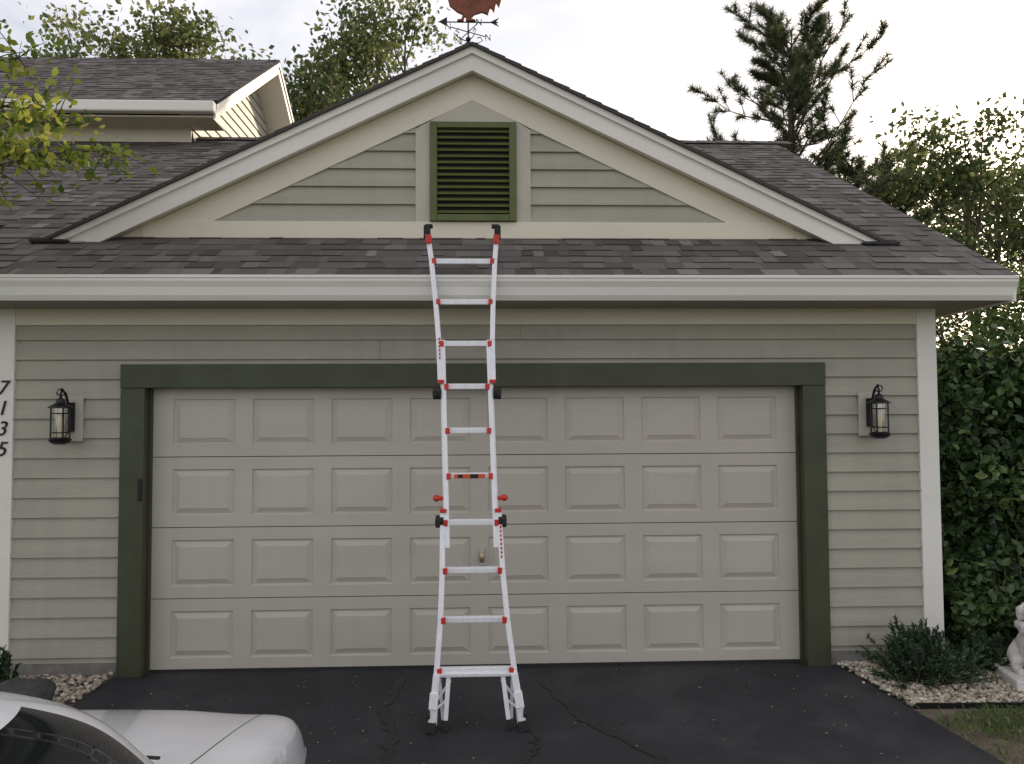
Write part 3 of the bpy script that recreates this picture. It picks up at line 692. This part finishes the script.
def hedge():
    rng=random.Random(3); p=empty('hedge'); cs=[];rn=[]
    x0,x1,y0,y1,z1=3.74,9.2,.25,2.6,2.36
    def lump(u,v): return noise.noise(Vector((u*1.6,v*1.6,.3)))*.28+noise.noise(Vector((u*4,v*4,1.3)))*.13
    b=B(); nx,nz=40,20
    vs=[];fs=[]
    for j in range(nz+1):
        for i in range(nx+1):
            x=x0+(x1-x0)*i/nx; z=z1*.97*j/nz; vs.append((x,y0+.19-lump(x,z)+.25*max(0,z/z1-.8)*3,z))
    for j in range(nz):
        for i in range(nx): a=j*(nx+1)+i; fs.append((a,a+1,a+nx+2,a+nx+1))
    b.add(vs,fs)
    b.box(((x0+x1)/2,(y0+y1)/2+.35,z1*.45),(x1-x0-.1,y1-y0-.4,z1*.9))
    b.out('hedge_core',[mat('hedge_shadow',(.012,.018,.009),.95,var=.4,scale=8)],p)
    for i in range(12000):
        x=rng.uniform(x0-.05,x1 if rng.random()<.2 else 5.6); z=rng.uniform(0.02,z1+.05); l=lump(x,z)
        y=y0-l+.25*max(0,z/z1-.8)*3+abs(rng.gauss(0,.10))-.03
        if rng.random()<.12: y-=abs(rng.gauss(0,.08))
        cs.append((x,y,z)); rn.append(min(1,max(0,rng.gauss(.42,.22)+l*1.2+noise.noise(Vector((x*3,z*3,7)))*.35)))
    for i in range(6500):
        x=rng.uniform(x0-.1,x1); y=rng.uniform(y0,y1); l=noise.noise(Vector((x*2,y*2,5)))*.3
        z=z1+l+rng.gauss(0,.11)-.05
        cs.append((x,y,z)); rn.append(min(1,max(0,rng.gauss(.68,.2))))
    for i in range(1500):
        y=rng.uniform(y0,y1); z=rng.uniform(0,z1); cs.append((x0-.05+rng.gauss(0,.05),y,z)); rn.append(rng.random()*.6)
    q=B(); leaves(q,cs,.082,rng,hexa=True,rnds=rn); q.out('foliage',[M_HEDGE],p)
    q=B()
    for i in range(26):
        x=rng.uniform(x0,6.5); q.tube([(x,y0+.1,0),(x+rng.gauss(0,.08),y0+.02,.4),(x+rng.gauss(0,.15),y0+.05,.9)],[.012,.009,.005],5)
    q.out('stems',[M_BARK],p)
hedge()

def juniper(loc,w,h,seed,n=220):
    rng=random.Random(seed); p=empty('juniper_shrub',loc); b=B(); s=B()
    for i in range(n):
        an=rng.uniform(0,6.28); rr=w/2*rng.uniform(.35,1.08)*(1+.25*math.sin(an*3+seed)); el=rng.uniform(.05,1.0); 
        e=Vector((math.cos(an)*rr*math.cos(el*1.3),math.sin(an)*rr*.8*math.cos(el*1.3),h*math.sin(el*1.5)*rng.uniform(.55,1.15)+.03))
        st=Vector((e.x*.2,e.y*.2,.02)); mid=(st+e)/2+Vector((0,0,-.02)); s.tube([st,mid,e],[.006,.004,.002],4,cap=False)
        d=(e-mid).normalized(); c=rng.gauss(.45,.24)
        for k in range(40):
            t=rng.uniform(.2,1.05); o=mid+(e-mid)*t; dr=(d*.9+Vector((rng.gauss(0,.7),rng.gauss(0,.7),rng.gauss(0.0,.6)))).normalized(); l=rng.uniform(.018,.036)
            pr=dr.cross(Vector((rng.gauss(0,1),rng.gauss(0,1),rng.gauss(0,1)))).normalized()*.0055
            b.add([o-pr,o+pr,o+dr*l+pr*.5,o+dr*l-pr*.5],[(0,1,2,3)],min(1,max(0,c+rng.gauss(0,.12)+(t-.5)*.2)))
    b.out('foliage',[M_JUN],p); s.out('branches',[M_BARK],p)
juniper((3.10,-.40,0),.82,.34,2,260)
juniper((3.72,-.20,0),.5,.22,3,100)
juniper((-3.25,-.42,0),.34,.30,4,60)

def near_tree():
    rng=random.Random(14); p=empty('maple_tree',(-5.25,-.9,0)); b=B(); q=B()
    b.tube([(0,0,0),(.05,0,1.2),(.0,.05,2.2),(.15,0,3.2),(.1,.1,4.6),(.0,0,6.2)],[.11,.10,.09,.07,.05,.02],10)
    cs=[];rn=[]
    limbs=[[(.12,0,2.9),(1.0,.0,3.46),(1.9,.1,3.60),(2.85,.1,3.62)],[(.12,0,3.1),(.8,.1,3.8),(1.6,.1,4.10),(2.25,.15,4.25)],[(.1,.05,3.8),(.7,-.1,4.4),(1.3,-.1,4.6),(2.0,-.1,4.55)],
           [(.1,0,3.2),(-.8,.2,4),(-1.6,.2,4.5)],[(.1,0,3.4),(0,-.9,4),(0,-1.5,4.4)],[(.1,0,3.5),(.1,.8,4.2),(.2,1.3,4.6)],[(.0,0,2.7),(.9,-.1,3.14),(1.7,-.15,3.42),(2.4,-.1,3.48)],[(.12,0,3.0),(1.0,.2,3.7),(1.8,.3,3.9),(2.4,.3,3.85)],[(.12,0,3.0),(1.0,-.2,3.55),(1.9,-.2,3.72),(2.55,-.2,3.78)]]
    for li,L in enumerate(limbs):
        P=[Vector(v) for v in L]; pts=[]
        for a,c in zip(P,P[1:]):
            for t in(0,.25,.5,.75): pts.append(a+(c-a)*t+Vector((rng.gauss(0,.02),rng.gauss(0,.02),rng.gauss(0,.02))))
        pts.append(P[-1]); n=len(pts); b.tube(pts,[.026*(1-.88*i/(n-1)) for i in range(n)],6,cap=False)
        for i in range(3,n):
            for k in range(6):
                d=Vector((rng.gauss(.35,.5),rng.gauss(0,.6),rng.gauss(.14,.36))).normalized(); l=rng.uniform(.12,.34)
                e=pts[i]+d*l; b.tube([pts[i],pts[i]+d*l*.5+Vector((0,0,.015)),e],[.005,.0035,.002],4,cap=False)
                base=rng.gauss(.55,.22)
                for m in range(rng.randint(7,13)):
                    c=pts[i]+d*l*rng.uniform(.3,1.15)+Vector((rng.gauss(0,.045),rng.gauss(0,.045),rng.gauss(-.01,.04))); cs.append(c); rn.append(min(1,max(0,base+rng.gauss(0,.17))))
    leaves(q,cs,.060,rng,hexa=True,rnds=rn)
    b.out('trunk_and_limbs',[M_BARK],p,True); q.out('foliage',[M_LEAFY],p)
near_tree()

def boulder(loc,sz,seed):
    import bmesh
    bm=bmesh.new(); bmesh.ops.create_icosphere(bm,subdivisions=4,radius=1)
    for v in bm.verts:
        n=noise.noise(v.co*1.3+Vector((seed,0,0)))*.25+noise.noise(v.co*4+Vector((seed,2,0)))*.06
        c=v.co; m=max(abs(c.x),abs(c.y),abs(c.z)); c=c*(.6+.4/m*1.0)*.85
        v.co=Vector((c.x*sz[0],c.y*sz[1],c.z*sz[2]))*(1+n)
    me=bpy.data.meshes.new('boulder'); bm.to_mesh(me); bm.free(); me.materials.append(M_ROCK)
    for f in me.polygons: f.use_smooth=True
    o=bpy.data.objects.new('boulder',me); scene.collection.objects.link(o); o.location=loc
boulder((-2.90,-.80,.10),(.22,.18,.17),1)

def lion():
    p=empty('lion_statue',(3.87,-.50,0),rad(-12))
    box('plinth',-.20,.20,-.20,.20,-.0,.08,M_STATUE,p,.012)
    def skin(name,V,E,Rr,root=0,sub=2):
        me=bpy.data.meshes.new(name); me.from_pydata(V,E,[]); o=bpy.data.objects.new(name,me); scene.collection.objects.link(o); o.parent=p
        m=o.modifiers.new('s','SKIN'); m.use_smooth_shade=True
        for i,r in enumerate(Rr): me.skin_vertices[0].data[i].radius=(r,r)
        me.skin_vertices[0].data[root].use_root=True
        s=o.modifiers.new('ss','SUBSURF'); s.levels=sub; s.render_levels=sub; me.materials.append(M_STATUE)
    V=[(0,.10,.17),(0,.04,.26),(0,-.03,.36),(0,-.07,.43),(0,-.11,.47),(-.06,-.06,.33),(-.065,-.10,.20),(-.065,-.12,.10),(-.065,-.165,.095),(.06,-.06,.33),(.065,-.10,.20),(.065,-.12,.10),(.065,-.165,.095),
       (-.09,.08,.16),(-.11,-.02,.17),(-.11,.02,.10),(-.11,-.09,.095),(.09,.08,.16),(.11,-.02,.17),(.11,.02,.10),(.11,-.09,.095),(0,.16,.11),(.10,.17,.10),(.15,.08,.10)]
    E=[(0,1),(1,2),(2,3),(3,4),(2,5),(5,6),(6,7),(7,8),(2,9),(9,10),(10,11),(11,12),(0,13),(13,14),(14,15),(15,16),(0,17),(17,18),(18,19),(19,20),(0,21),(21,22),(22,23)]
    Rr=[.10,.10,.095,.075,.06,.04,.032,.028,.03,.04,.032,.028,.03,.06,.055,.035,.03,.06,.055,.035,.03,.025,.018,.02]
    skin('body',V,E,Rr)
    skin('head',[(0,-.07,.49),(0,-.14,.50),(0,-.185,.475),(0,-.20,.465)],[(0,1),(1,2),(2,3)],[.085,.07,.042,.035])
    b=B(); rng=random.Random(2)
    for i in range(90):
        a=rng.uniform(0,6.28); z=rng.uniform(0,1); r=.10-.02*z
        c=Vector((math.cos(a)*r,-.06+.03*math.sin(z*5),.47+math.sin(a)*r-.10*z*(1 if math.sin(a)<0 else .1)))
        c.y+=rng.uniform(-.05,.06); s=rng.uniform(.018,.03)
        b.add([Vector((v.x*s,v.y*s,v.z*s*1.4))+c for v in IV],IF)
    for s in(-1,1):
        b.add([Vector((v.x*.022,v.y*.014,v.z*.026))+Vector((s*.06,-.10,.565)) for v in IV],IF)
        b.add([Vector((v.x*.010,v.y*.008,v.z*.008))+Vector((s*.028,-.20,.515)) for v in IV],IF)
    b.add([Vector((v.x*.018,v.y*.012,v.z*.012))+Vector((0,-.232,.478)) for v in IV],IF)
    b.out('mane_and_face',[M_STATUE],p,True)
lion()

# ---------------------------------------------------------------- car
CARLOC=(-1.70,-4.17,-.11); CARROT=-3
def car():
    p=empty('parked_car',CARLOC,rad(CARROT))
    ST=[(-2.32,.60,.62,.68),(-2.27,.76,.80,.86),(-2.1,.85,.90,.96),(-1.6,.89,.92,1.0),(-.8,.905,.90,.98),(.1,.91,.875,.95),(.75,.905,.835,.905),(1.1,.90,.790,.850),(1.5,.885,.735,.790),(1.85,.855,.665,.715),(2.08,.80,.585,.64),(2.24,.69,.49,.54),(2.31,.55,.39,.42)]
    def prof(s):
        y,w,zs,zc=s
        return [(0,.20),(w*.80,.20),(w*.96,.26),(w,.45),(w*.995,zs*.80),(w*.955,zs-.02),(w*.86,zs+.028),(w*.60,zc-.018),(w*.3,zc-.003),(0,zc)]
    C=np.array([[ (q[0],s[0],q[1]) for q in prof(s)] for s in ST])
    def cr(P,t):
        n=len(P); i=int(min(max(math.floor(t),0),n-2)); f=t-i
        p0=P[max(i-1,0)];p1=P[i];p2=P[i+1];p3=P[min(i+2,n-1)]
        if i==0: p0=2*p1-p2
        if i+2>=n: p3=2*p2-p1
        return .5*((2*p1)+(-p0+p2)*f+(2*p0-5*p1+4*p2-p3)*f*f+(-p0+3*p1-3*p2+p3)*f**3)
    ts=sorted(set([round(x,3) for x in np.linspace(0,9,82)]+[6.42,6.455]))
    us=sorted(set([round(x,3) for x in np.linspace(0,12,193)]+[6.40,6.42,10.3,10.33]))
    b=B(); nt_=len(ts); rows=[]
    for u in us:
        row=np.array([cr(C[:,j],u) for j in range(C.shape[1])])
        rows.append([cr(row,t) for t in ts])
    for s in(1,-1):
        vs=[(q[0]*s,q[1],q[2]) for r in rows for q in r]
        for i in range(len(us)-1):
            for j in range(nt_-1):
                a=i*nt_+j; f=(a,a+1,a+nt_+1,a+nt_) if s==-1 else (a,a+nt_,a+nt_+1,a+1)
                m=0
                if us[i]>=6.4 and us[i]<10.3 and ts[j]==6.42: m=1
                if us[i]==10.3 and ts[j]>=6.42: m=1
                if us[i]==6.40 and 2.5<ts[j]<6.42: m=1
                if 9.6<=us[i]<11.0 and 4.0<ts[j]<4.85: m=2
                if us[i]>11.3 and 2.2<ts[j]<3.6: m=3
                yy=(rows[i][j][1]+rows[i+1][j][1])/2; zz=rows[i][j][2]
                for wy in(1.42,-1.38):
                    if math.hypot(yy-wy,zz-.32)<.335 and 1<=ts[j]<4.1: m=1
                b.f.append(tuple(k+len(b.v) for k in f)); b.m.append(m); b.r.append(.5)
        b.v+=vs
    lamp=mat('headlamp',(.55,.57,.6),.1,metal=.3)
    b.out('body',[M_CAR,M_GAP,lamp,M_BLACK],p,True)
    nA=192
    def loop(yf,yr,w,z,ex,zf,zrr):
        L=[]
        for k in range(nA):
            a=2*math.pi*k/nA; c,s=math.cos(a),math.sin(a)
            X=w*math.copysign(abs(s)**ex,s); Yc=(yf+yr)/2; Y=Yc+(yf-yr)/2*math.copysign(abs(c)**(ex*.9),c)
            Z=z+(zf if c>0 else zrr)*abs(c)**2
            L.append(np.array((X,Y,Z)))
        return L
    base=loop(1.08,-1.95,.835,.885,.42,-.03,.05); mid=loop(.72,-1.62,.74,1.18,.40,-.005,-.01); top=loop(.30,-1.22,.615,1.40,.42,-.01,-.02)
    ctl=[base,mid,top]; b=B(); rowsN=28; grid=[]
    for r in range(rowsN+1):
        t=2*r/rowsN; grid.append([cr(np.array([ctl[i][k] for i in range(3)]),t) for k in range(nA)])
    cen=np.array((0,-.45,1.46))
    for r in range(1,9):
        f=r/8; 
        grid.append([ np.array((top[k][0]*(1-f),cen[1]+(top[k][1]-cen[1])*(1-f),top[k][2]+(cen[2]-top[k][2])*math.sin(f*math.pi/2)**.9)) for k in range(nA)])
    b.v=[tuple(q) for r in grid for q in r]
    for r in range(len(grid)-1):
        for k in range(nA):
            f=(r*nA+k,r*nA+(k+1)%nA,(r+1)*nA+(k+1)%nA,(r+1)*nA+k); b.f.append(f[::-1]); b.r.append(.5)
            m=0
            a=(k+.5)/nA*360; a=min(a,360-a)
            side=a>30 and a<135
            if r<(rowsN-6 if side else rowsN-2):
                pill=(26<a<50) or (116<a<134)
                b_p=(abs(a-84)<2.2)
                m=0 if pill else (2 if b_p else 1)
            b.m.append(m)
    b.out('cabin',[M_CAR,M_GLASS,M_BLACK],p,True)
    for s in(-1,1):
        for wy in(1.42,-1.38):
            t=B(); prof_=[(.20,-.10),(.28,-.11),(.305,-.08),(.31,0),(.305,.08),(.28,.11),(.20,.10)]
            t.lathe(prof_,(0,0,0),28)
            t.lathe([(.20,.10),(.205,.085),(.05,.07),(0,.075)],(0,0,0),28,m=1)
            for k in range(5):
                a=k*2*math.pi/5; t.box((math.cos(a)*.12,math.sin(a)*.12,.088),(.17,.045,.02),Matrix.Rotation(a,3,'Z'),m=1)
            o=t.out('wheel',[M_RUB,M_ALU],p,True); o.rotation_euler=(0,rad(90)*s,0); o.location=(s*.79,wy,.31)
        mr=B(); mr.add([Vector((v.x*.09,v.y*.05,v.z*.06))+Vector((s*.93,.40,.95)) for v in IV],IF); mr.beam((s*.84,.42,.90),(s*.91,.41,.93),.03,.04)
        mr.out('side_mirror',[M_CAR],p,True)
        x=B(); x.add([Vector((v.x*.09,v.y*.01,v.z*.03))+Vector((s*.6,-2.31,.72)) for v in IV],IF); x.out('tail_lamp',[M_RED],p,True)
    wb=B()
    for x0 in(-.45,.15): wb.tube([(x0,1.06,.888),(x0+.25,.99,.912),(x0+.5,.96,.912)],.006,5)
    wb.out('wipers',[M_BLACK],p)
    return p
pc=car()
